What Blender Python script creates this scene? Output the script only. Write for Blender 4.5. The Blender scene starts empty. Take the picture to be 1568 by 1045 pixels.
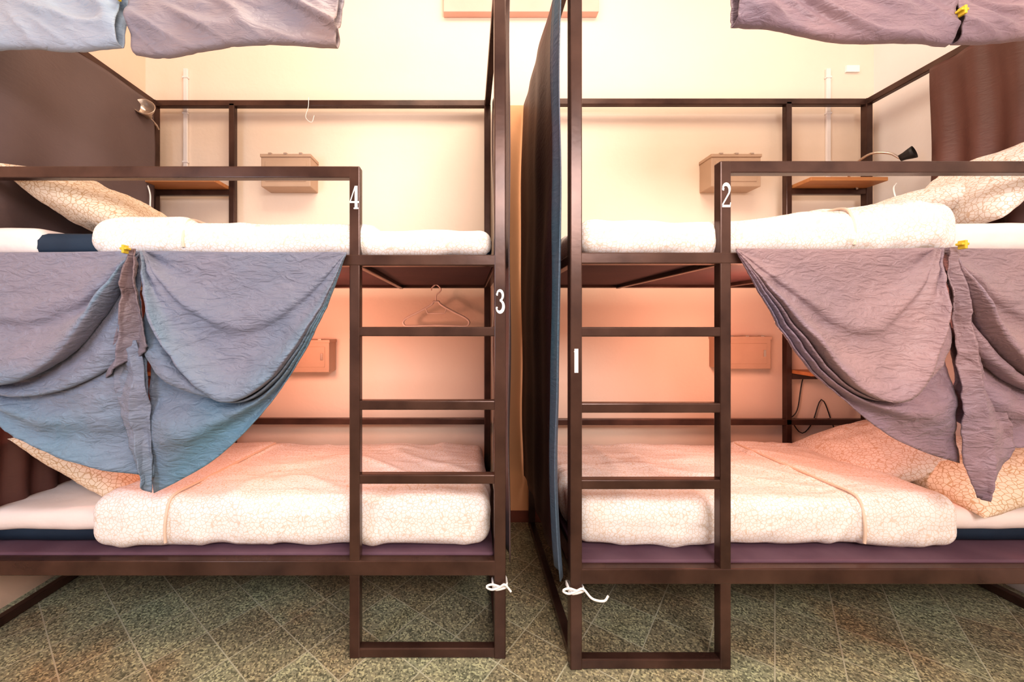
import bpy, bmesh, math, random
from mathutils import Vector, noise, Matrix, Euler
random.seed(4)
sc = bpy.context.scene
try:
    sc.view_settings.view_transform = 'Standard'
    sc.view_settings.look = 'Medium High Contrast'
except Exception as ex: print('look', ex)

# ------------------------------------------------------------------ materials
def new_mat(name):
    m = bpy.data.materials.new(name); m.use_nodes = True
    nt = m.node_tree; b = nt.nodes['Principled BSDF']
    return m, nt, b
def N(nt, t, **kw):
    n = nt.nodes.new(t)
    for k, v in kw.items():
        if k in n.inputs: n.inputs[k].default_value = v
        else: setattr(n, k, v)
    return n
def ramp(nt, stops):
    r = nt.nodes.new('ShaderNodeValToRGB'); cr = r.color_ramp
    while len(cr.elements) > 1: cr.elements.remove(cr.elements[0])
    cr.elements[0].position = stops[0][0]; cr.elements[0].color = (*stops[0][1], 1)
    for p, c in stops[1:]:
        e = cr.elements.new(p); e.color = (*c, 1)
    return r
def bump(nt, b, src, strength, dist=0.01, prev=None):
    bp = N(nt, 'ShaderNodeBump'); bp.inputs['Strength'].default_value = strength
    bp.inputs['Distance'].default_value = dist
    if prev: nt.links.new(prev.outputs[0], bp.inputs['Normal'])
    nt.links.new(src, bp.inputs['Height']); nt.links.new(bp.outputs[0], b.inputs['Normal'])
    return bp
def coords(nt, scale=(1, 1, 1), rot=(0, 0, 0)):
    tc = N(nt, 'ShaderNodeTexCoord'); mp = N(nt, 'ShaderNodeMapping')
    mp.inputs['Scale'].default_value = scale; mp.inputs['Rotation'].default_value = rot
    nt.links.new(tc.outputs['Object'], mp.inputs[0]); return mp.outputs[0]

def noisy(name, c1, c2, scale=5, rough=.6, metallic=0, bstr=.2, bscale=60, bdist=.003, sheen=0, cscale=(1,1,1)):
    m, nt, b = new_mat(name)
    co = coords(nt, cscale)
    n = N(nt, 'ShaderNodeTexNoise', Scale=scale, Detail=5.0)
    nt.links.new(co, n.inputs['Vector'])
    r = ramp(nt, [(.3, c1), (.7, c2)])
    nt.links.new(n.outputs[0], r.inputs[0]); nt.links.new(r.outputs[0], b.inputs['Base Color'])
    b.inputs['Roughness'].default_value = rough; b.inputs['Metallic'].default_value = metallic
    if sheen: b.inputs['Sheen Weight'].default_value = sheen
    n2 = N(nt, 'ShaderNodeTexNoise', Scale=bscale, Detail=6.0)
    nt.links.new(co, n2.inputs['Vector'])
    bump(nt, b, n2.outputs[0], bstr, bdist)
    return m

def crackle(name, base, line, scale=68, bstr=.4):
    m, nt, b = new_mat(name)
    co = coords(nt)
    v = N(nt, 'ShaderNodeTexVoronoi', feature='DISTANCE_TO_EDGE', Scale=scale)
    nt.links.new(co, v.inputs['Vector'])
    r = ramp(nt, [(0, line), (.03, line), (.085, base)])
    nt.links.new(v.outputs['Distance'], r.inputs[0])
    nt.links.new(r.outputs[0], b.inputs['Base Color'])
    b.inputs['Roughness'].default_value = .85
    co2 = coords(nt, (1.8, 7, 4), (0, 0, .55))
    n2 = N(nt, 'ShaderNodeTexNoise', Scale=1.2, Detail=2.0, Distortion=.7)
    nt.links.new(co2, n2.inputs['Vector'])
    bump(nt, b, n2.outputs[0], bstr, .05)
    return m

def cloth(name, c1, c2, c3=None, c4=None, bs=.5, rough=.5, sheen=.12):
    """crinkled curtain cloth; c1/c2 mottled body colour, c3/c4 bluish light painted in towards the hem (attribute 'hem')"""
    m, nt, b = new_mat(name)
    co = coords(nt)
    n = N(nt, 'ShaderNodeTexNoise', Scale=2.4, Detail=3.0)
    nt.links.new(co, n.inputs['Vector'])
    r = ramp(nt, [(.35, c1), (.65, c2)])
    nt.links.new(n.outputs[0], r.inputs[0]); out = r.outputs[0]
    if c3:
        r2 = ramp(nt, [(.35, c3), (.65, c4 or c3)])
        nt.links.new(n.outputs[0], r2.inputs[0])
        at = N(nt, 'ShaderNodeAttribute', attribute_name='hem')
        mx = N(nt, 'ShaderNodeMix', data_type='RGBA')
        nt.links.new(at.outputs['Fac'], mx.inputs[0]); nt.links.new(out, mx.inputs[6]); nt.links.new(r2.outputs[0], mx.inputs[7])
        out = mx.outputs[2]
    nt.links.new(out, b.inputs['Base Color'])
    b.inputs['Roughness'].default_value = rough; b.inputs['Sheen Weight'].default_value = sheen
    co2 = coords(nt, (9, 9, 24), (0, .45, 0))
    n2 = N(nt, 'ShaderNodeTexNoise', Scale=1.8, Detail=4.0, Distortion=1.6)
    nt.links.new(co2, n2.inputs['Vector'])
    b1 = bump(nt, b, n2.outputs[0], bs, .014)
    co3 = coords(nt, (70, 70, 14), (0, .3, 0))
    n3 = N(nt, 'ShaderNodeTexNoise', Scale=1.3, Detail=2.0, Distortion=.5)
    nt.links.new(co3, n3.inputs['Vector'])
    bump(nt, b, n3.outputs[0], bs * .45, .004, b1)
    return m

M = {}
M['metal'] = noisy('brown_painted_steel', (.048, .024, .019), (.105, .057, .043), 7, .26, .35, .15, 40, .002)
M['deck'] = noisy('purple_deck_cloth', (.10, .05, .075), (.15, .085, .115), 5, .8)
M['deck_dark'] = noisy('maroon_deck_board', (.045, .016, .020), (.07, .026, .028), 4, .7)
M['duvet'] = crackle('cracked_print_duvet', (.93, .88, .85), (.78, .65, .54))
M['pillow'] = crackle('cracked_print_pillow', (.84, .68, .53), (.58, .38, .22), 58, .25)
M['pillow2'] = crackle('cracked_print_pillow_pale', (.88, .81, .76), (.66, .50, .38), 60, .25)
M['piping'] = noisy('tan_duvet_piping', (.80, .60, .46), (.86, .68, .54), 5, .8)
M['sheet'] = noisy('pale_sheet', (.86, .74, .69), (.90, .80, .75), 3, .85, 0, .35, 8, .02)
M['navy'] = noisy('navy_mattress_cover', (.008, .022, .045), (.015, .038, .07), 6, .7)
M['blue_cloth'] = cloth('slate_crinkled_cloth', (.160, .185, .250), (.220, .205, .255), (.125, .24, .325), (.18, .22, .29), bs=.7)  # body and hem colours hold part of the bluish light
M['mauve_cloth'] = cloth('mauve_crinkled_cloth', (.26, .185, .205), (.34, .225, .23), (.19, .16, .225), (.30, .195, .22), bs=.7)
M['pale_cloth'] = cloth('pale_blue_crinkled_cloth', (.29, .38, .48), (.35, .38, .45), bs=.5)  # blue cast of the light put into the cloth colour
M['grey_cloth'] = cloth('grey_taupe_cloth', (.22, .225, .29), (.30, .225, .22), bs=.5)
M['mauve_top'] = cloth('soft_mauve_cloth', (.20, .145, .185), (.29, .195, .215), bs=.5)
M['fold_cloth'] = cloth('shade_brown_cloth', (.19, .12, .115), (.19, .15, .18), (.14, .19, .26), (.17, .18, .24), bs=.6)  # same fabric as the panels, shade and orange light painted in
M['dark_cloth'] = cloth('dark_taupe_cloth', (.125, .088, .086), (.155, .110, .108), bs=.12, sheen=0)
M['maroon_cloth'] = cloth('dark_maroon_cloth', (.09, .034, .027), (.13, .055, .045), bs=.12, sheen=0)
M['gap_cloth'] = cloth('near_black_maroon_cloth', (.060, .022, .022), (.085, .037, .037), bs=.2, sheen=0)
M['teal_cloth'] = cloth('teal_lit_edge_cloth', (.06, .12, .17), (.11, .12, .17), bs=.3, sheen=0)  # teal paints the light on the gap curtain's front fold
M['box'] = noisy('tan_lockbox_paint', (.48, .33, .235), (.55, .38, .275), 6, .5)
M['wood'] = noisy('shelf_wood', (.45, .18, .07), (.58, .27, .11), 4, .5, cscale=(1, 8, 8))
M['plastic'] = noisy('pink_plastic', (.90, .72, .64), (.93, .77, .69), 5, .35)
M['white'] = noisy('white_paint', (.88, .86, .84), (.93, .91, .89), 5, .5)
M['yellow'] = noisy('yellow_clip', (.60, .42, .03), (.70, .50, .05), 5, .5)
M['black'] = noisy('black_rubber', (.012, .012, .012), (.03, .025, .025), 5, .5)
M['chrome'] = noisy('brushed_lamp_metal', (.55, .45, .38), (.65, .55, .46), 5, .3, .8)
M['trim'] = noisy('pink_window_trim', (.80, .46, .38), (.84, .52, .43), 4, .6)
M['shutter'] = noisy('brown_window_wood', (.20, .07, .04), (.28, .10, .06), 4, .6)
M['skirt'] = noisy('red_brown_baseboard', (.20, .06, .04), (.26, .09, .06), 4, .5)
M['wall'] = noisy('peach_cream_plaster', (.88, .71, .58), (.91, .75, .62), 1.5, .85, 0, .25, 25, .006)
M['peach'] = noisy('peach_plaster', (.88, .62, .47), (.91, .66, .51), 1.5, .85, 0, .25, 25, .006)
M['orange_bounce'] = noisy('orange_bounce_plaster', (.90, .46, .24), (.92, .50, .28), 1.5, .85, 0, .25, 25, .006)  # orange bounce light put into the plaster colour
M['wall_w'] = noisy('white_plaster', (.86, .78, .74), (.89, .82, .79), 1.5, .85, 0, .25, 25, .006)

def floor_mat():
    m, nt, b = new_mat('terrazzo_tiles')
    co = coords(nt, (1, 1, 1), (0, 0, math.radians(38)))
    br = N(nt, 'ShaderNodeTexBrick', offset=0.0, squash=1.0)
    br.inputs['Scale'].default_value = 1.0
    br.inputs['Brick Width'].default_value = .195; br.inputs['Row Height'].default_value = .195
    br.inputs['Mortar Size'].default_value = .0022; br.inputs['Mortar Smooth'].default_value = .1
    br.inputs['Bias'].default_value = -.2
    br.inputs['Color1'].default_value = (.300, .290, .215, 1)
    br.inputs['Color2'].default_value = (.245, .195, .140, 1)
    br.inputs['Mortar'].default_value = (.50, .46, .36, 1)
    nt.links.new(co, br.inputs['Vector'])
    vo = N(nt, 'ShaderNodeTexVoronoi', Scale=165.0)
    nt.links.new(co, vo.inputs['Vector'])
    sep = N(nt, 'ShaderNodeSeparateColor'); nt.links.new(vo.outputs['Color'], sep.inputs[0])
    r = ramp(nt, [(.0, (.42, .44, .43)), (.26, (.66, .67, .66)), (.36, (1, 1, 1)), (.76, (1.08, 1.08, 1.04)), (.84, (1.75, 1.75, 1.6))])
    nt.links.new(sep.outputs[0], r.inputs[0])
    mx = N(nt, 'ShaderNodeMix', data_type='RGBA', blend_type='MULTIPLY'); mx.inputs[0].default_value = 1
    nt.links.new(br.outputs[0], mx.inputs[6]); nt.links.new(r.outputs[0], mx.inputs[7])
    mg = N(nt, 'ShaderNodeMix', data_type='RGBA')
    nt.links.new(br.outputs['Fac'], mg.inputs[0]); nt.links.new(mx.outputs[2], mg.inputs[6]); mg.inputs[7].default_value = (.48, .44, .35, 1)
    big = N(nt, 'ShaderNodeTexNoise', Scale=1.3, Detail=8.0, Roughness=.62)
    nt.links.new(co, big.inputs['Vector'])
    r2 = ramp(nt, [(.36, (.93, 1.04, .98)), (.50, (1.0, 1.02, .94)), (.63, (1.0, .80, .66))])
    nt.links.new(big.outputs[0], r2.inputs[0])
    mx2 = N(nt, 'ShaderNodeMix', data_type='RGBA', blend_type='MULTIPLY'); mx2.inputs[0].default_value = 1
    nt.links.new(mg.outputs[2], mx2.inputs[6]); nt.links.new(r2.outputs[0], mx2.inputs[7])
    nt.links.new(mx2.outputs[2], b.inputs['Base Color'])
    b.inputs['Roughness'].default_value = .28
    bump(nt, b, br.outputs['Fac'], -.3, .002)
    return m
M['floor'] = floor_mat()

# ------------------------------------------------------------------ helpers
def link(o, parent=None):
    sc.collection.objects.link(o)
    if parent: o.parent = parent
    return o
def mesh_obj(name, bm, mat, parent=None, smooth=False, bevel=0):
    bmesh.ops.recalc_face_normals(bm, faces=bm.faces)
    me = bpy.data.meshes.new(name); bm.to_mesh(me); bm.free()
    o = bpy.data.objects.new(name, me); link(o, parent)
    me.materials.append(M[mat] if isinstance(mat, str) else mat)
    if smooth:
        for p in me.polygons: p.use_smooth = True
    if bevel:
        md = o.modifiers.new('bevel', 'BEVEL'); md.width = bevel; md.segments = 2; md.limit_method = 'ANGLE'
    return o
def empty(name, loc=(0, 0, 0)):
    e = bpy.data.objects.new(name, None); e.empty_display_size = .1; e.location = loc; return link(e)
def box(bm, x0, x1, y0, y1, z0, z1):
    vs = [bm.verts.new((x, y, z)) for x in (x0, x1) for y in (y0, y1) for z in (z0, z1)]
    for f in ((0, 1, 3, 2), (4, 6, 7, 5), (0, 4, 5, 1), (2, 3, 7, 6), (0, 2, 6, 4), (1, 5, 7, 3)):
        bm.faces.new([vs[i] for i in f])
def beam(bm, p, q, w=.04, h=None):
    h = h or w
    p, q = Vector(p), Vector(q); d = (q - p).normalized()
    up = Vector((0, 0, 1)) if abs(d.z) < .9 else Vector((0, 1, 0))
    s = d.cross(up).normalized(); u = s.cross(d).normalized()
    ring = []
    for c in (p, q):
        ring.append([bm.verts.new(c + s * a * w / 2 + u * b_ * h / 2) for a, b_ in ((-1, -1), (1, -1), (1, 1), (-1, 1))])
    a, b_ = ring
    bm.faces.new(a[::-1]); bm.faces.new(b_)
    for i in range(4): bm.faces.new((a[i], a[(i + 1) % 4], b_[(i + 1) % 4], b_[i]))
def cr(p0, p1, p2, p3, t):
    return .5 * ((2 * p1) + (-p0 + p2) * t + (2 * p0 - 5 * p1 + 4 * p2 - p3) * t * t + (-p0 + 3 * p1 - 3 * p2 + p3) * t ** 3)
def smooth_curve(pts, n):
    pts = [Vector(p) for p in pts]
    ext = [pts[0] * 2 - pts[1]] + pts + [pts[-1] * 2 - pts[-2]]
    dense = []
    for i in range(1, len(ext) - 2):
        for k in range(16): dense.append(cr(ext[i - 1], ext[i], ext[i + 1], ext[i + 2], k / 16))
    dense.append(pts[-1])
    L = [0]
    for a, b in zip(dense, dense[1:]): L.append(L[-1] + (b - a).length)
    out = []; j = 0
    for i in range(n):
        t = L[-1] * i / (n - 1)
        while j < len(L) - 2 and L[j + 1] < t: j += 1
        f = (t - L[j]) / max(1e-9, L[j + 1] - L[j])
        out.append(dense[j].lerp(dense[j + 1], min(1, f)))
    return out
def grid_mesh(name, rows, mat, parent=None, thick=.004, hem=None):
    bm = bmesh.new()
    vr = [[bm.verts.new(p) for p in r] for r in rows]
    for a, b in zip(vr, vr[1:]):
        for i in range(len(a) - 1): bm.faces.new((a[i], a[i + 1], b[i + 1], b[i]))
    o = mesh_obj(name, bm, mat, parent, True)
    at = o.data.attributes.new('hem', 'FLOAT', 'POINT')
    if hem:
        k = 0
        for r in hem:
            for v in r: at.data[k].value = v; k += 1
    if thick:
        md = o.modifiers.new('thickness', 'SOLIDIFY'); md.thickness = thick; md.offset = 0
    return o
def tube(name, pts, r, mat, parent=None, cyclic=False):
    cu = bpy.data.curves.new(name, 'CURVE'); cu.dimensions = '3D'; cu.bevel_depth = r; cu.bevel_resolution = 3
    cu.use_fill_caps = True
    sp = cu.splines.new('POLY'); sp.points.add(len(pts) - 1)
    for i, p in enumerate(pts): sp.points[i].co = (*p, 1)
    sp.use_cyclic_u = cyclic
    cu.materials.append(M[mat])
    o = bpy.data.objects.new(name, cu); return link(o, parent)

def soft_box(name, x0, x1, y0, y1, z0, z1, r, mat, res=.02, amp=.006, freq=5, wr=0., seed=0, parent=None, zfun=None, skew=0):
    bm = bmesh.new()
    c = Vector(((x0 + x1) / 2, (y0 + y1) / 2, (z0 + z1) / 2)); h = Vector(((x1 - x0) / 2, (y1 - y0) / 2, (z1 - z0) / 2))
    n = [max(3, int(2 * h[i] / res)) for i in range(3)]
    cache = {}
    def vert(i, j, k):
        key = (i, j, k)
        if key in cache: return cache[key]
        p = Vector((-h.x + 2 * h.x * i / n[0], -h.y + 2 * h.y * j / n[1], -h.z + 2 * h.z * k / n[2]))
        q = Vector([max(-(h[a] - r), min(h[a] - r, p[a])) for a in range(3)])
        d = p - q
        if d.length > 1e-9:
            d = d.normalized(); p = q + d * r
        else: d = Vector((0, 0, 0))
        w = p + c
        s = Vector((seed * 3.1, seed * 1.7, seed))
        dd = amp * noise.fractal(w * freq + s, 1.0, 2.0, 2)
        if wr:
            # long soft creases running diagonally over the cover
            e = Vector((w.x * 2.2 + w.y * 2.4, w.y * 1.2 - w.x * .8, w.z * 1)) + s
            g = noise.noise(e * 1.4); dd += wr * math.exp(-(g * 7) ** 2)
            e2 = Vector((w.x * 4.5 - w.z * 3, w.y * 1.0 + w.x * 1.5, w.z * 1.5)) + s
            g2 = noise.noise(e2); dd += wr * .6 * math.exp(-(g2 * 6.5) ** 2)
            g3 = noise.noise(Vector((w.x * 12 + w.z * 9, w.y * 2, w.z * 3 + seed)))
            dd += wr * .4 * g3 * max(0, -d.y)
        w = w + d * dd
        w.x += skew * (w.y - y0)
        if zfun: w.z += zfun(w) * max(0, (p.z + h.z) / (2 * h.z))
        cache[key] = bm.verts.new(w); return cache[key]
    for ax in range(3):
        a, b = [(1, 2), (0, 2), (0, 1)][ax]
        for side in (0, n[ax]):
            for i in range(n[a]):
                for j in range(n[b]):
                    q = []
                    for di, dj in ((0, 0), (1, 0), (1, 1), (0, 1)):
                        idx = [0, 0, 0]; idx[ax] = side; idx[a] = i + di; idx[b] = j + dj
                        q.append(vert(*idx))
                    bm.faces.new(q)
    return mesh_obj(name, bm, mat, parent, True)

def pillow(name, loc, rot, sx, sy, th, mat, seed=0):
    bm = bmesh.new(); n = 44
    top = []; bot = []
    for i in range(n + 1):
        a = []; b = []
        for j in range(n + 1):
            u = -1 + 2 * i / n; v = -1 + 2 * j / n
            f = max(0, (1 - abs(u) ** 2.6) * (1 - abs(v) ** 2.6)) ** .55
            px = u * sx / 2 * (1 - .07 * (1 - abs(v) ** 2)); py = v * sy / 2 * (1 - .07 * (1 - abs(u) ** 2))
            w = .012 * noise.fractal(Vector((u * 2.5 + seed, v * 2.5, seed * 2)), .8, 2, 3) * f
            a.append(bm.verts.new((px, py, f * th / 2 + w)))
            edge = i in (0, n) or j in (0, n)
            b.append(a[-1] if edge else bm.verts.new((px, py, -f * th / 2 + w)))
        top.append(a); bot.append(b)
    for i in range(n):
        for j in range(n):
            bm.faces.new((top[i][j], top[i + 1][j], top[i + 1][j + 1], top[i][j + 1]))
            try: bm.faces.new((bot[i][j], bot[i][j + 1], bot[i + 1][j + 1], bot[i + 1][j]))
            except ValueError: pass
    o = mesh_obj(name, bm, mat, None, True)
    o.location = loc; o.rotation_euler = [math.radians(a) for a in rot]
    return o

# ------------------------------------------------------------------ room
XL, XR, YB, YF, ZC = -1.99, 2.50, 2.42, -1.8, 3.8
def slab(name, mat, *b):
    bm = bmesh.new(); box(bm, *b); return mesh_obj(name, bm, mat)
slab('floor', 'floor', XL - .1, XR + .1, YF - .1, YB + .1, -.1, 0)
slab('ceiling', 'wall_w', XL - .1, XR + .1, YF - .1, YB + .1, ZC, ZC + .1)
slab('wall_back', 'wall', XL - .1, XR + .1, YB, YB + .1, 0, ZC)
slab('wall_front', 'wall_w', XL - .1, XR + .1, YF - .1, YF, 0, ZC)
slab('wall_left', 'peach', XL - .1, XL, YF, YB, 0, ZC)
slab('wall_right', 'wall_w', XR, XR + .1, YF, YB, 0, ZC)
slab('bounce_strip', 'orange_bounce', .195, .385, YB - .02, YB, .07, 2.55)  # added strip carrying the orange bounce light between the beds
slab('baseboard_back', 'skirt', XL, XR, YB - .024, YB, 0, .07)

w = empty('window_1', (.32, YB, 3.4))
bm = bmesh.new()
for b in ((-.47, .47, -.05, 0, -.30, -.21), (-.47, .47, -.05, 0, .21, .30), (-.47, -.39, -.05, 0, -.21, .21), (.39, .47, -.05, 0, -.21, .21)):
    box(bm, *b)
mesh_obj('frame', bm, 'trim', w, bevel=.004)
bm = bmesh.new()
box(bm, -.39, .39, -.03, -.005, -.21, -.17); box(bm, -.39, .39, -.03, -.005, .17, .21)
box(bm, -.39, -.35, -.03, -.005, -.17, .17); box(bm, .35, .39, -.03, -.005, -.17, .17); box(bm, -.02, .02, -.03, -.005, -.17, .17)
for k in range(9): box(bm, -.36, .36, -.02, -.008, -.165 + k * .037, -.14 + k * .037)
mesh_obj('louvre_shutter', bm, 'shutter', w)

# ------------------------------------------------------------------ bunk beds
ZT, ZG, ZU, ZL = 2.533, 1.766, 1.445, .328
def bunk(inner, outer, lad, mid, y0, y1):
    e = empty('bunk_bed', ((inner + outer) / 2, (y0 + y1) / 2, 0))
    inv = Matrix.Translation(-Vector(e.location))
    sg = 1 if outer > inner else -1
    W = .042
    bm = bmesh.new()
    def B(p, q, w=W, h=None): beam(bm, p, q, w, h)
    B((inner, y0, 0), (inner, y0, ZT + .02)); B((outer, y0, 0), (outer, y0, ZT + .02))
    B((inner, y1, 0), (inner, y1, ZT + .02), .038); B((outer, y1, 0), (outer, y1, ZT + .02), .038)
    B((mid, y1, ZL), (mid, y1, ZT), .034)
    B((lad, y0, 0), (lad, y0, ZG + .0205), .038)
    for z, a, b, ww, hh in ((ZT, inner, outer, .036, .036), (ZU, inner, outer, .04, .04), (ZL, inner, outer, .04, .055), (ZG, lad, outer, .036, .042)):
        B((a, y0, z), (b, y0, z), ww, hh)
    for z in (ZT, ZU, ZL, .628): B((inner, y1, z), (outer, y1, z), .034, .036)
    for x in (inner, outer):
        for z in (ZT, ZU, ZL, .018): B((x, y0, z), (x, y1, z), .034, .036)
    B((outer, y0, ZG), (outer, y1, ZG), .034, .036)
    for z in (.018, .649, .918, 1.186): B((inner, y0, z), (lad, y0, z), .034, .034)
    for xx in (lad - sg * .01, inner + sg * 1.1):
        B((xx, y0, ZU - .008), (xx, y1, ZU - .008), .024, .03)
        B((xx, y0, ZL), (xx, y1, ZL), .03, .03)
    for z in (2.0, .9):
        B((mid, y1, z), (outer, y1, z), .03, .034)
    bm.transform(inv)
    mesh_obj('steel_frame', bm, 'metal', e, bevel=.004)
    x0, x1 = sorted((inner, outer))
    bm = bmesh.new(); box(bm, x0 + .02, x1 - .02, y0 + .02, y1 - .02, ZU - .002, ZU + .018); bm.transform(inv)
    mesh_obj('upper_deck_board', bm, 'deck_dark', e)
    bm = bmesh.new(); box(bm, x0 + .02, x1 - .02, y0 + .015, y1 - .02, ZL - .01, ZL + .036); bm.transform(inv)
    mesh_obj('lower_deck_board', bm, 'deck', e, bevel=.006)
    a, b = sorted((mid, outer))
    for i, z in enumerate((2.027, .927)):
        bm = bmesh.new(); box(bm, a + .02, b - .02, y1 - .14, y1 + .01, z - .01, z + .012); bm.transform(inv)
        mesh_obj('shelf_%d' % (i + 1), bm, 'wood', e, bevel=.003)
    return e
L = dict(inner=.115, outer=-1.885, lad=-.412, mid=-1.414, y0=1.44, y1=2.36)
R = dict(inner=.378, outer=2.378, lad=.9026, mid=1.903, y0=1.394, y1=2.343)
eL = bunk(**L); eR = bunk(**R)

def arc(cx, cy, rx, ry, a0, a1, n=14):
    return [(cx + rx * math.cos(math.radians(a0 + (a1 - a0) * i / n)), cy + ry * math.sin(math.radians(a0 + (a1 - a0) * i / n))) for i in range(n + 1)]
def stroke(bm, pts, ws, y):
    P = [Vector((p[0], p[1])) for p in pts]; prev = None
    for i, p in enumerate(P):
        d = (P[min(i + 1, len(P) - 1)] - P[max(i - 1, 0)]).normalized(); nn = Vector((-d.y, d.x))
        wv = ws[0] + (ws[1] - ws[0]) * (math.sin(math.pi * i / (len(P) - 1))) if isinstance(ws, tuple) else ws
        a = bm.verts.new((p.x + nn.x * wv / 2, 0, p.y + nn.y * wv / 2)); b = bm.verts.new((p.x - nn.x * wv / 2, 0, p.y - nn.y * wv / 2))
        if prev: bm.faces.new((prev[0], a, b, prev[1]))
        prev = (a, b)
GL = {
 '1': [([(0, 0), (0, 1)], .22), ([(-.12, .86), (0, .97)], .07)],
 '2': [(arc(0, .74, .20, .22, 160, -20) + [(.16, .58), (-.20, .10)], (.07, .16)), ([(-.22, .05), (.24, .05)], .10), ([(.22, .03), (.25, .20)], .05), (arc(-.16, .76, .035, .035, 0, 330), .07)],
 '3': [(arc(-.02, .75, .18, .21, 150, -90), (.07, .14)), (arc(-.02, .28, .22, .25, 90, -150), (.07, .17)), (arc(-.17, .80, .03, .03, 0, 330), .07), (arc(-.19, .20, .03, .03, 0, 330), .07)],
 '4': [([(.10, 0), (.10, 1)], .17), ([(.04, .97), (-.25, .30)], .06), ([(-.27, .30), (.27, .30)], .08), ([(-.04, .03), (.24, .03)], .06)],
}
def number(txt, x, z, y, parent, h=.084):
    bm = bmesh.new()
    for k, (pts, ws) in enumerate(GL[txt]):
        b0 = len(bm.verts); stroke(bm, pts, ws, 0); bm.verts.ensure_lookup_table()
        for v in bm.verts[b0:]: v.co.y = -.0002 * k
    for v in bm.verts: v.co = Vector((v.co.x * h * .74, v.co.y, (v.co.z - .5) * h))
    o = mesh_obj('number_' + txt, bm, 'white', parent)
    o.location = Vector((x, y, z)) - parent.location
number('4', L['lad'], 1.672, L['y0'] - .0200, eL)
number('3', L['inner'], 1.296, L['y0'] - .0220, eL)
number('2', R['lad'], 1.665, R['y0'] - .0200, eR)
number('1', R['inner'], 1.085, R['y0'] - .0220, eR)

# ------------------------------------------------------------------ bedding
def duvet(main, fold, edge_x):
    e = empty('duvet', (0, 0, 0))
    soft_box('cover', *main[0], parent=e, **main[1]); f = soft_box('turned_back_end', *fold[0], parent=e, **fold[1])
    x0, x1, y0, y1, z0, z1 = fold[0]; sk = fold[1].get('skew', 0); zf = fold[1].get('zfun', None); r = fold[1]['r']
    pts = []
    prof = [(y0, z0 + .03), (y0 - .002, (z0 + z1) / 2), (y0 + .3 * r, z1 - .3 * r), (y0 + r, z1)] + [(y0 + r + (y1 - y0 - 2 * r) * k / 8, z1) for k in range(1, 9)]
    for y, z in prof:
        dz = zf(Vector((0, y, 0))) * (z - z0) / (z1 - z0) if zf else 0
        pts.append((edge_x + sk * (y - y0), y, z + dz - .002))
    tube('piping', smooth_curve(pts, 60), .005, 'piping', e)
D = dict(mat='duvet', res=.012)
# upper, left
soft_box('mattress', -1.86, .09, 1.47, 2.33, 1.464, 1.56, .035, 'navy', .03, .003)
soft_box('bed_sheet', -1.865, -1.60, 1.462, 2.335, 1.467, 1.578, .035, 'sheet', .02, .005)
duvet(((-1.385, .088, 1.448, 2.30, 1.467, 1.588), dict(r=.05, amp=.006, freq=2.5, wr=.008, seed=1, zfun=lambda w: .008 * math.sin(w.x * 5) - (.018 if w.x > -.35 else 0), **D)),
      ((-1.40, -1.02, 1.440, 2.25, 1.468, 1.612), dict(r=.06, amp=.007, freq=3, wr=.008, seed=2, **D)), -1.045)
# upper, right
soft_box('mattress', .41, 2.35, 1.43, 2.32, 1.464, 1.56, .035, 'navy', .03, .003)
soft_box('bed_sheet', 1.60, 2.352, 1.416, 2.325, 1.467, 1.585, .035, 'sheet', .02, .005)
duvet(((.402, 1.72, 1.406, 2.30, 1.466, 1.594), dict(r=.05, amp=.007, freq=2.5, wr=.008, seed=3, zfun=lambda w: .006 * math.sin(w.x * 6) + .03 * max(0, min(1, (w.x - 1.0) * 2)), **D)),
      ((1.34, 1.77, 1.398, 2.25, 1.468, 1.645), dict(r=.07, amp=.016, freq=3.5, wr=.020, seed=4, skew=.05, **D)), 1.375)
# lower, left
tilt = lambda w: .012 - .045 * (w.y - 1.5)
soft_box('mattress', -1.86, .07, 1.52, 2.33, .364, .47, .03, 'navy', .03, .003)
soft_box('bed_sheet', -1.865, -1.28, 1.50, 2.335, .415, .495, .035, 'sheet', .02, .006)
duvet(((-1.40, .085, 1.475, 2.31, .368, .536), dict(r=.055, amp=.009, freq=2.2, wr=.010, seed=5, zfun=tilt, **D)),
      ((-1.425, -1.10, 1.458, 2.30, .370, .554), dict(r=.06, amp=.006, freq=3, wr=.006, seed=6, zfun=tilt, skew=.03, **D)), -1.125)
# lower, right
soft_box('mattress', .41, 2.35, 1.52, 2.32, .364, .47, .03, 'navy', .03, .003)
soft_box('bed_sheet', 1.72, 2.352, 1.50, 2.325, .415, .495, .035, 'sheet', .02, .006)
duvet(((.405, 1.80, 1.475, 2.30, .368, .536), dict(r=.055, amp=.009, freq=2.2, wr=.010, seed=7, zfun=tilt, **D)),
      ((1.44, 1.84, 1.454, 2.29, .370, .556), dict(r=.06, amp=.007, freq=3, wr=.008, seed=8, zfun=tilt, skew=.06, **D)), 1.468)

pillow('pillow', (-1.60, 1.80, 1.705), (0, 26, 10), .52, .60, .20, 'pillow', 1)
pillow('pillow', (-1.62, 1.80, .63), (0, 38, 12), .48, .56, .17, 'pillow', 2)
pillow('pillow', (1.98, 1.90, 1.70), (0, -22, -8), .50, .60, .19, 'pillow2', 3)
pillow('pillow', (2.17, 1.70, 1.78), (0, -50, -8), .44, .52, .17, 'pillow2', 4)
pillow('pillow', (2.03, 1.93, .60), (0, -20, -10), .52, .60, .18, 'pillow2', 5)
pillow('pillow', (2.14, 1.64, .60), (8, -22, -5), .46, .40, .17, 'pillow', 6)

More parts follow.
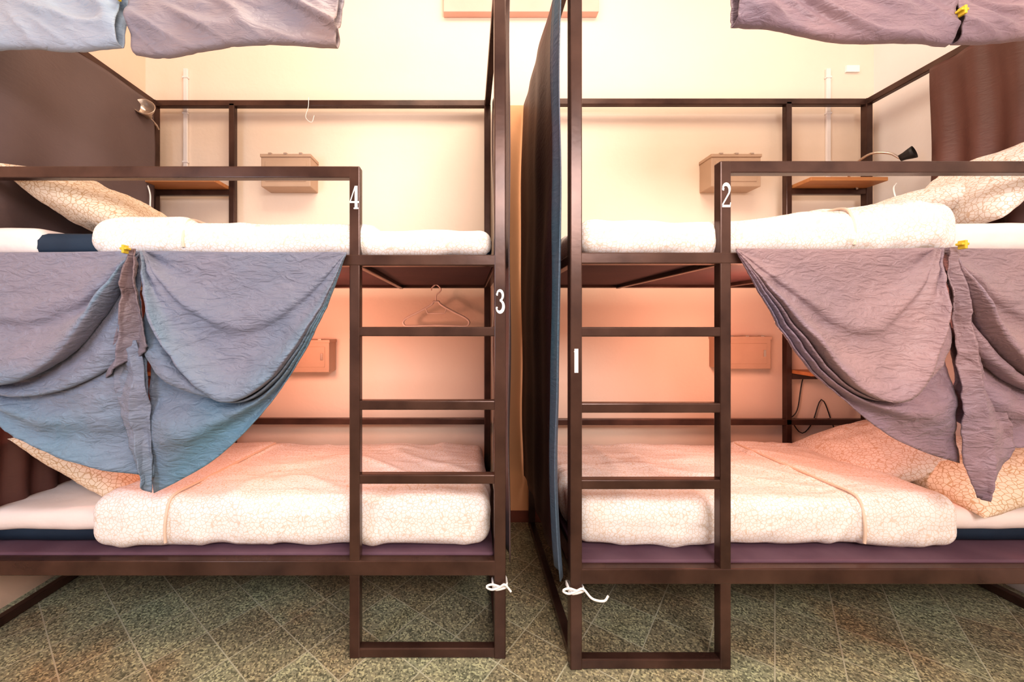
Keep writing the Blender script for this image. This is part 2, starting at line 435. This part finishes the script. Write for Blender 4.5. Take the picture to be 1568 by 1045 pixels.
# ------------------------------------------------------------------ front curtains
class Plane:
    """bed front plane: traced drawing units -> metres"""
    def __init__(s, k, y): s.k = k; s.y = y
    def w(s, p): return Vector(((p[0] - 717) / s.k, s.y - p[2], 1.217 - (p[1] - 495) / s.k))
PL = Plane(417.4, 1.44 - .028); PR = Plane(431., 1.394 - .028)
def wrinkle(w, amp, seed):
    a = noise.noise(Vector((w.x * 7 + w.z * 5, w.z * 14 - w.x * 5, seed)))
    b = noise.noise(Vector((w.x * 24 + w.z * 12, w.z * 34 - w.x * 10, seed + 5)))
    c = noise.noise(Vector((w.x * 60, w.z * 80, seed + 9)))
    return amp * (.7 * a + .35 * b + .10 * c)
PROF = [(0, 0), (.3, .010), (.52, .034), (.60, .024), (.74, .044), (.95, .092), (1.02, .088), (1.0, .045), (.96, .018), (1.1, .020),
        (1.28, .060), (1.40, .066), (1.41, .035), (1.38, .014), (1.52, .022), (1.72, .056), (1.82, .034), (1.90, .028), (2.0, .042)]
def swag(name, pl, K, C, ridge, hem, mat, parent, seed=0, n=90, m=150, hemcol=1.0, rad=.026):
    top = smooth_curve([(K[0], K[1], 0), ((K[0] + C[0]) / 2, (K[1] + C[1]) / 2 + 1, 0), (C[0], C[1], 0)], n)
    rid = smooth_curve([(p[0], p[1], 0) for p in ridge], n)
    he = smooth_curve([(p[0], p[1], 0) for p in hem], n)
    prof = smooth_curve([(a, b * 4, 0) for a, b in PROF], m)
    rows = []; hc = []
    for j in range(m):
        g, dyp = prof[j].x, prof[j].y / 4; t = j / (m - 1); row = []; hr = []
        for i in range(n):
            s = i / (n - 1)
            gg = g + .05 * noise.noise(Vector((s * 3, seed, 0))) * min(1, g * 2) * min(1, max(0, 2 - g) * 4)
            p = top[i].lerp(rid[i], gg) if gg <= 1 else rid[i].lerp(he[i], min(1, gg - 1))
            bell = min(1, s * 4 + .35) * min(1, (1 - s) * 3.2) ** .8
            dy = dyp * bell
            ph = t * 2 * math.pi * 4.5 + seed + s * 3
            dy += rad * math.sin(ph) * math.exp(-s * 3.2) * min(1, t * 5) * min(1, s * 10 + .2)
            dy += .006 * math.sin(t * 30 + seed) * math.exp(-(1 - s) * 6) * min(1, (1 - s) * 10)
            w = pl.w((p.x, p.y, dy + .006))
            w.y -= wrinkle(w, .013, seed) * min(1, t * 5)
            row.append(w)
            hv = max(0, min(1, (gg - 1.0) * 1.3)) * hemcol  # bluish light on the lower folds, painted as a tint
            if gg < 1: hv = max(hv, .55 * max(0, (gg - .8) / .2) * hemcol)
            hr.append(hv)
        rows.append(row); hc.append(hr)
    return grid_mesh(name, rows, mat, parent, hem=hc)
def tri(x): x = (x / (2 * math.pi)) % 1; return 1 - 4 * abs(x - .5)
def strip(name, pl, rows, mat, parent, zig=2, amp=.02, seed=0, n=40, base=.06, h0=0, h1=0):
    a = smooth_curve([(r[0], r[2], 0) for r in rows], 70); b = smooth_curve([(r[1], r[3], 0) for r in rows], 70)
    out = []; hc = []
    for j, (p, q) in enumerate(zip(a, b)):
        row = []; f = j / 69
        wob = 2.6 * noise.noise(Vector((f * 2.2, seed, 1)))
        for i in range(n):
            s = i / (n - 1); c = p.lerp(q, s)
            c.x += 5 * tri(s * zig * 2 * math.pi + 1.5) * f
            w = pl.w((c.x, c.y, base + amp * (tri(s * zig * 2 * math.pi + wob)) * min(1, j / 10)))
            w.y -= wrinkle(w, .016, seed); row.append(w)
        out.append(row); hc.append([h0 + (h1 - h0) * f] * n)
    return grid_mesh(name, out, mat, parent, hem=hc)

cl = empty('bunk_curtain', (0, 0, 0))
swag('panel_1', PL, (234, 387), (535, 389),
     [(236, 390), (256, 450), (300, 538), (370, 604), (440, 572), (500, 480), (535, 391)],
     [(250, 748), (290, 728), (345, 695), (400, 645), (455, 575), (500, 490), (535, 391)], 'blue_cloth', cl, 1)
swag('panel_2', PL, (231, 387), (-70, 389),
     [(229, 390), (200, 460), (145, 535), (70, 580), (0, 565), (-45, 485), (-70, 391)],
     [(254, 722), (190, 706), (110, 682), (50, 652), (0, 602), (-45, 510), (-70, 391)], 'blue_cloth', cl, 4)
strip('cascade', PL, [(228, 238, 388, 388), (216, 243, 440, 440), (208, 250, 500, 490), (190, 262, 575, 528)], 'fold_cloth', cl, 1.5, .018, 3, h0=0, h1=.35)
strip('cascade_lower', PL, [(208, 236, 520, 520), (204, 250, 590, 590), (222, 254, 660, 655), (240, 256, 722, 742)], 'blue_cloth', cl, 1.0, .012, 6, base=.048, h0=.2, h1=.9)
def clip(pl, u, v, parent, y=.05):
    c = pl.w((u, v, y)); bm = bmesh.new()
    box(bm, c.x - .012, c.x + .012, c.y - .010, c.y + .010, c.z - .004, c.z + .004)
    box(bm, c.x - .004, c.x + .004, c.y - .012, c.y + .01, c.z - .016, c.z + .012)
    mesh_obj('yellow_clip', bm, 'yellow', parent, bevel=.002)
clip(PL, 233, 390, cl, .085)
cr_ = empty('bunk_curtain', (0, 0, 0))
swag('panel_1', PR, (1412, 383), (1117, 384),
     [(1410, 385), (1398, 440), (1375, 530), (1330, 602), (1258, 582), (1185, 490), (1117, 386)],
     [(1442, 702), (1385, 684), (1330, 658), (1270, 612), (1200, 545), (1150, 455), (1117, 386)], 'mauve_cloth', cr_, 7)
swag('panel_2', PR, (1415, 383), (1742, 384),
     [(1416, 385), (1435, 460), (1475, 530), (1540, 575), (1620, 560), (1700, 470), (1742, 386)],
     [(1438, 640), (1490, 672), (1535, 674), (1590, 662), (1640, 630), (1705, 520), (1742, 386)], 'mauve_cloth', cr_, 9, rad=.016)
strip('cascade', PR, [(1408, 1418, 386, 386), (1412, 1434, 450, 450), (1420, 1446, 520, 515), (1428, 1468, 590, 575), (1430, 1506, 650, 662), (1436, 1488, 700, 706), (1454, 1462, 748, 750)], 'mauve_cloth', cr_, 1.0, .014, 6, h0=0, h1=1)
clip(PR, 1412, 384, cr_, .085)

def bundle(name, pl, u0, u1, hem, mat, parent, seed):
    he = smooth_curve([(p[0], p[1], 0) for p in hem], 90)
    rows = []
    prof = [(0, 0), (.25, .015), (.5, .03), (.75, .045), (.93, .05), (.985, .046), (1, .035), (.97, .018), (.7, .0), (.3, -.012)]
    pr = smooth_curve([(a, b * 3, 0) for a, b in prof], 90)
    for q in pr:
        row = []
        for i in range(90):
            s = i / 89; vt = -60
            u = u0 + (u1 - u0) * s; ue = he[i].x
            f = q.x; v = vt + (he[i].y - vt) * f; uu = u + (ue - u) * f
            x_ = s * 2.2 + seed
            k1 = noise.noise(Vector((x_ * 1.4 - f * 2.0, f * 1.6, seed)))
            k2 = noise.noise(Vector((x_ * 2.6 - f * 4.0, f * 2.0, seed + 3)))
            sag = (.022 * math.exp(-(k1 * 7) ** 2) + .009 * math.exp(-(k2 * 7) ** 2) + .022 * k1) * min(1, f * 1.3) * (1 - .6 * max(0, f - .85) / .15)
            w = pl.w((uu, v, q.y / 3 + .02 + sag))
            w.y -= wrinkle(w, .005, seed) * min(1, f * 3)
            row.append(w)
        rows.append(row)
    return grid_mesh(name, rows, mat, parent)
ct = empty('rolled_up_curtain', (0, 0, 0))
bundle('panel_1', PL, -70, 214, [(-70, 96), (0, 101), (80, 98), (150, 102), (218, 97)], 'pale_cloth', ct, 1)
bundle('panel_2', PL, 224, 540, [(234, 104), (290, 110), (350, 99), (430, 90), (500, 93), (527, 95)], 'grey_cloth', ct, 2)
clip(PL, 221, 30, ct, .08)
ct2 = empty('rolled_up_curtain', (0, 0, 0))
bundle('panel_1', PR, 1104, 1409, [(1097, 68), (1170, 74), (1250, 88), (1330, 91), (1406, 95)], 'mauve_top', ct2, 3)
bundle('panel_2', PR, 1410, 1742, [(1415, 93), (1480, 90), (1568, 82), (1650, 86), (1742, 84)], 'mauve_top', ct2, 5)
clip(PR, 1409, 57, ct2, .09)

# ------------------------------------------------------------------ end curtains (hanging in planes X = const)
def end_curtain(name, x, ya, yb, za, zb, mat, amp=.014, folds=7, seed=0, bulge=0):
    rows = []
    for j in range(50):
        t = j / 49; row = []
        for i in range(90):
            s = i / 89
            z = za + (zb - za) * t; y = ya + (yb - ya) * s
            xx = x + amp * math.sin(s * folds * 2 * math.pi + .8 * math.sin(t * 3 + seed)) * (.4 + .6 * t)
            xx += .016 * noise.noise(Vector((y * 4, z * 2, seed))) + bulge * math.sin(math.pi * t) ** .6
            row.append((xx, y, z))
        rows.append(row)
    return grid_mesh(name, rows, mat)
end_curtain('side_curtain', .338, 1.44, 2.36, 2.53, .30, 'gap_cloth', .006, 3.5, 1, -.012)
end_curtain('side_curtain', .326, 1.36, 1.50, 2.53, .32, 'teal_cloth', .010, 1.3, 2, -.012)  # separate strip for the lit front fold, light in its colour
end_curtain('side_curtain', .155, 1.47, 2.35, 2.53, .32, 'dark_cloth', .008, 5, 3, .0)
end_curtain('side_curtain', -1.84, 1.46, 2.28, 2.50, 1.58, 'dark_cloth', .014, 2.2, 4, .01)
end_curtain('side_curtain', -1.835, 1.48, 2.28, 1.40, .40, 'maroon_cloth', .016, 7, 5)
end_curtain('side_curtain', 2.33, 1.45, 1.98, 2.50, 1.62, 'maroon_cloth', .018, 4, 6)

# ------------------------------------------------------------------ wall boxes, conduits, cables, lamps, hangers
def lockbox(x, z, w=.29, h=.185):
    e = empty('wall_lockbox', (x, YB, z)); bm = bmesh.new()
    box(bm, -w / 2, w / 2, -.12, -.001, -h / 2, h / 2); mesh_obj('body', bm, 'box', e, bevel=.004)
    bm = bmesh.new(); box(bm, -w / 2 - .004, w / 2 + .004, -.125, -.001, h / 2 - .012, h / 2 + .006)
    box(bm, -w / 2 + .025, w / 2 - .025, -.123, -.11, -h / 2 + .03, h / 2 - .035)
    mesh_obj('lid_and_door', bm, 'box', e, bevel=.002)
    bm = bmesh.new()
    for a in (-.09, 0, .09): box(bm, a - .010, a + .010, -.128, -.1, h / 2 + .004, h / 2 + .012)
    box(bm, w / 2 - .05, w / 2 - .035, -.129, -.122, -.02, .02)
    mesh_obj('hinges_and_hasp', bm, 'chrome', e, bevel=.001)
lockbox(-1.07, 2.11); lockbox(1.57, 2.11); lockbox(-.96, 1.02); lockbox(1.63, 1.04)
for x in (-1.735, 2.21):
    e = empty('cable_conduit', (x, YB, 2.4))
    bm = bmesh.new(); box(bm, -.012, .012, -.016, -.002, -.34, .38)
    for z in (-.2, .1, .32): box(bm, -.017, .017, -.019, -.002, z, z + .012)
    mesh_obj('channel', bm, 'wall_w', e, bevel=.002)
slab('power_socket', 'white', 2.32, 2.40, YB - .014, YB - .001, 2.76, 2.80)

def cable(name, pts, r=.003, mat='black', parent=None):
    return tube(name, smooth_curve(pts, 40), r, mat, parent)
cable('power_cable', [(1.97, 2.40, .88), (1.95, 2.40, .7), (2.02, 2.39, .55), (2.10, 2.40, .6), (2.16, 2.40, .75), (2.22, 2.40, .62), (2.26, 2.40, .5)])
cable('power_cable', [(1.93, 2.40, .62), (2.0, 2.39, .68), (2.06, 2.40, .9), (2.2, 2.40, .86)])
cable('power_cable', [(2.40, 2.2, 2.0), (2.33, 2.15, 1.95), (2.30, 2.1, 1.85), (2.33, 2.08, 1.7)], .004, 'white')
cable('power_cable', [(-1.86, 2.26, 2.05), (-1.80, 2.22, 1.95), (-1.78, 2.2, 1.85), (-1.74, 2.2, 1.75)], .004, 'white')
cable('hanging_hook', [(-.95, 2.335, 2.56), (-.95, 2.33, 2.50), (-.965, 2.33, 2.44), (-.93, 2.33, 2.41), (-.915, 2.33, 2.45)], .002, 'white')

hx, hz, hy = -.19, 1.40, 2.325
e = empty('coat_hanger', (hx, hy, hz))
body = smooth_curve([(-.015, 0, -.055), (-.03, 0, -.075), (-.10, 0, -.115), (-.17, 0, -.15), (-.195, 0, -.175), (-.185, 0, -.198), (-.15, 0, -.20), (0, 0, -.196),
                     (.15, 0, -.20), (.185, 0, -.198), (.195, 0, -.175), (.17, 0, -.15), (.10, 0, -.115), (.03, 0, -.075), (.015, 0, -.055)], 90)
tube('shoulder_bar', body, .0065, 'plastic', e, True)
tube('hook', smooth_curve([(0, 0, -.055), (0, 0, -.02), (.02, 0, .0), (.028, 0, .02), (.0, 0, .045), (-.026, 0, .025), (-.028, 0, .01)], 30), .004, 'plastic', e)
tube('strap_bar', [(-.06, 0, -.10), (-.05, 0, -.125), (.05, 0, -.125), (.06, 0, -.10)], .004, 'plastic', e)

def cone_shade(name, loc, rot, mat, r0, r1, d, parent):
    bm = bmesh.new()
    prof = [(0, 0), (r0, 0), (r0 * 1.15, d * .3), (r1 * .85, d * .7), (r1, d), (r1 * .93, d), (r1 * .7, d * .7), (0, d * .55)]
    segs = 28; rings = []
    for r, z in prof:
        rings.append([bm.verts.new((max(r, .0005) * math.cos(a * 2 * math.pi / segs), max(r, .0005) * math.sin(a * 2 * math.pi / segs), z)) for a in range(segs)])
    for a, b in zip(rings, rings[1:]):
        for i in range(segs): bm.faces.new((a[i], a[(i + 1) % segs], b[(i + 1) % segs], b[i]))
    o = mesh_obj(name, bm, mat, parent, True); o.location = loc; o.rotation_euler = [math.radians(x) for x in rot]; return o
e = empty('reading_lamp', (-1.86, 2.30, 2.40))
cone_shade('lamp_head', (.03, -.06, .0), (70, 15, 20), 'chrome', .022, .052, .07, e)
tube('lamp_neck', smooth_curve([(.0, .04, .0), (.02, .03, -.03), (.03, -.0, -.02), (.03, -.05, .0)], 20), .006, 'chrome', e)
e = empty('reading_lamp', (2.34, 2.22, 2.03))
cone_shade('lamp_head', (-.03, -.12, .07), (60, 60, 0), 'black', .018, .034, .055, e)
tube('lamp_neck', smooth_curve([(-.04, .1, -.02), (-.11, .08, .07), (-.10, -.02, .13), (-.06, -.09, .11), (-.03, -.12, .07)], 30), .006, 'chrome', e)

def tie(x, y, z, tail):
    e = empty('tie_string', (x, y, z))
    ring = [(.028 * c, .028 * s_, .004 * math.sin(k)) for k, (c, s_) in enumerate([(math.cos(a), math.sin(a)) for a in [i * math.pi / 8 for i in range(16)]])]
    ring = [(max(-.0255, min(.0255, p[0] * 1.2)), max(-.0255, min(.0255, p[1] * 1.2)), p[2]) for p in ring]
    tube('loop', ring, .004, 'white', e, True)
    tube('loop_lower', [(a, b, c - .009) for a, b, c in ring], .004, 'white', e, True)
    tube('bow_left', smooth_curve([(0, -.03, 0), (-.03, -.035, .012), (-.05, -.035, .004), (-.03, -.035, -.006), (0, -.03, 0)], 24), .004, 'white', e)
    tube('tail', smooth_curve(tail, 24), .004, 'white', e)
tie(.115, 1.44, .268, [(0, -.03, 0), (.015, -.035, .012), (.03, -.033, -.004), (.038, -.033, -.015)])
tie(.378, 1.394, .285, [(0, -.03, 0), (.02, -.035, .01), (.05, -.04, -.02), (.09, -.04, -.028), (.105, -.04, -.01)])

# ------------------------------------------------------------------ lights
def area(name, loc, tgt, size, sy, power, col):
    l = bpy.data.lights.new(name, 'AREA'); l.shape = 'RECTANGLE'; l.size = size; l.size_y = sy; l.energy = power; l.color = col
    o = bpy.data.objects.new(name, l); link(o); o.location = loc
    o.rotation_euler = (Vector(tgt) - Vector(loc)).to_track_quat('-Z', 'Y').to_euler()
area('ceiling_light', (.25, .9, 3.72), (.25, 1.2, 0), 2.2, 1.0, 58, (1, .87, .70))
area('room_fill', (.9, -1.5, 2.6), (.2, 2.4, .7), 1.6, .9, 82, (1, .92, .90))  # added pinkish fill from behind the camera
area('window_light', (-1.9, -.2, 1.5), (-.6, 1.6, 1.0), .9, 1.3, 26, (.50, .74, 1))
def point_fill(name, loc, power, col, r=.035):
    l = bpy.data.lights.new(name, 'POINT'); l.energy = power; l.color = col; l.shadow_soft_size = r
    o = bpy.data.objects.new(name, l); link(o); o.location = loc
point_fill('bunk_fill', (-.85, 1.80, 1.15), 13, (1, .44, .31), .09)  # added salmon fill hidden behind the curtain, no fixture
point_fill('bunk_fill', (1.35, 1.78, 1.15), 13, (1, .46, .33), .09)  # same added fill for the right bunk

w = bpy.data.worlds.new('world'); sc.world = w; w.use_nodes = True
w.node_tree.nodes['Background'].inputs[0].default_value = (1, .9, .82, 1); w.node_tree.nodes['Background'].inputs[1].default_value = .3

# ------------------------------------------------------------------ camera
cam = bpy.data.cameras.new('camera'); co = bpy.data.objects.new('camera', cam); link(co)
co.location = (0, 0, 1.217); co.rotation_euler = (math.pi / 2, 0, 0)
cam.sensor_width = 36; cam.lens = 601 * 36 / 1568; cam.clip_start = .02
cam.shift_x = (784 - 717) / 1568; cam.shift_y = -(522.5 - 495) / 1568
sc.camera = co
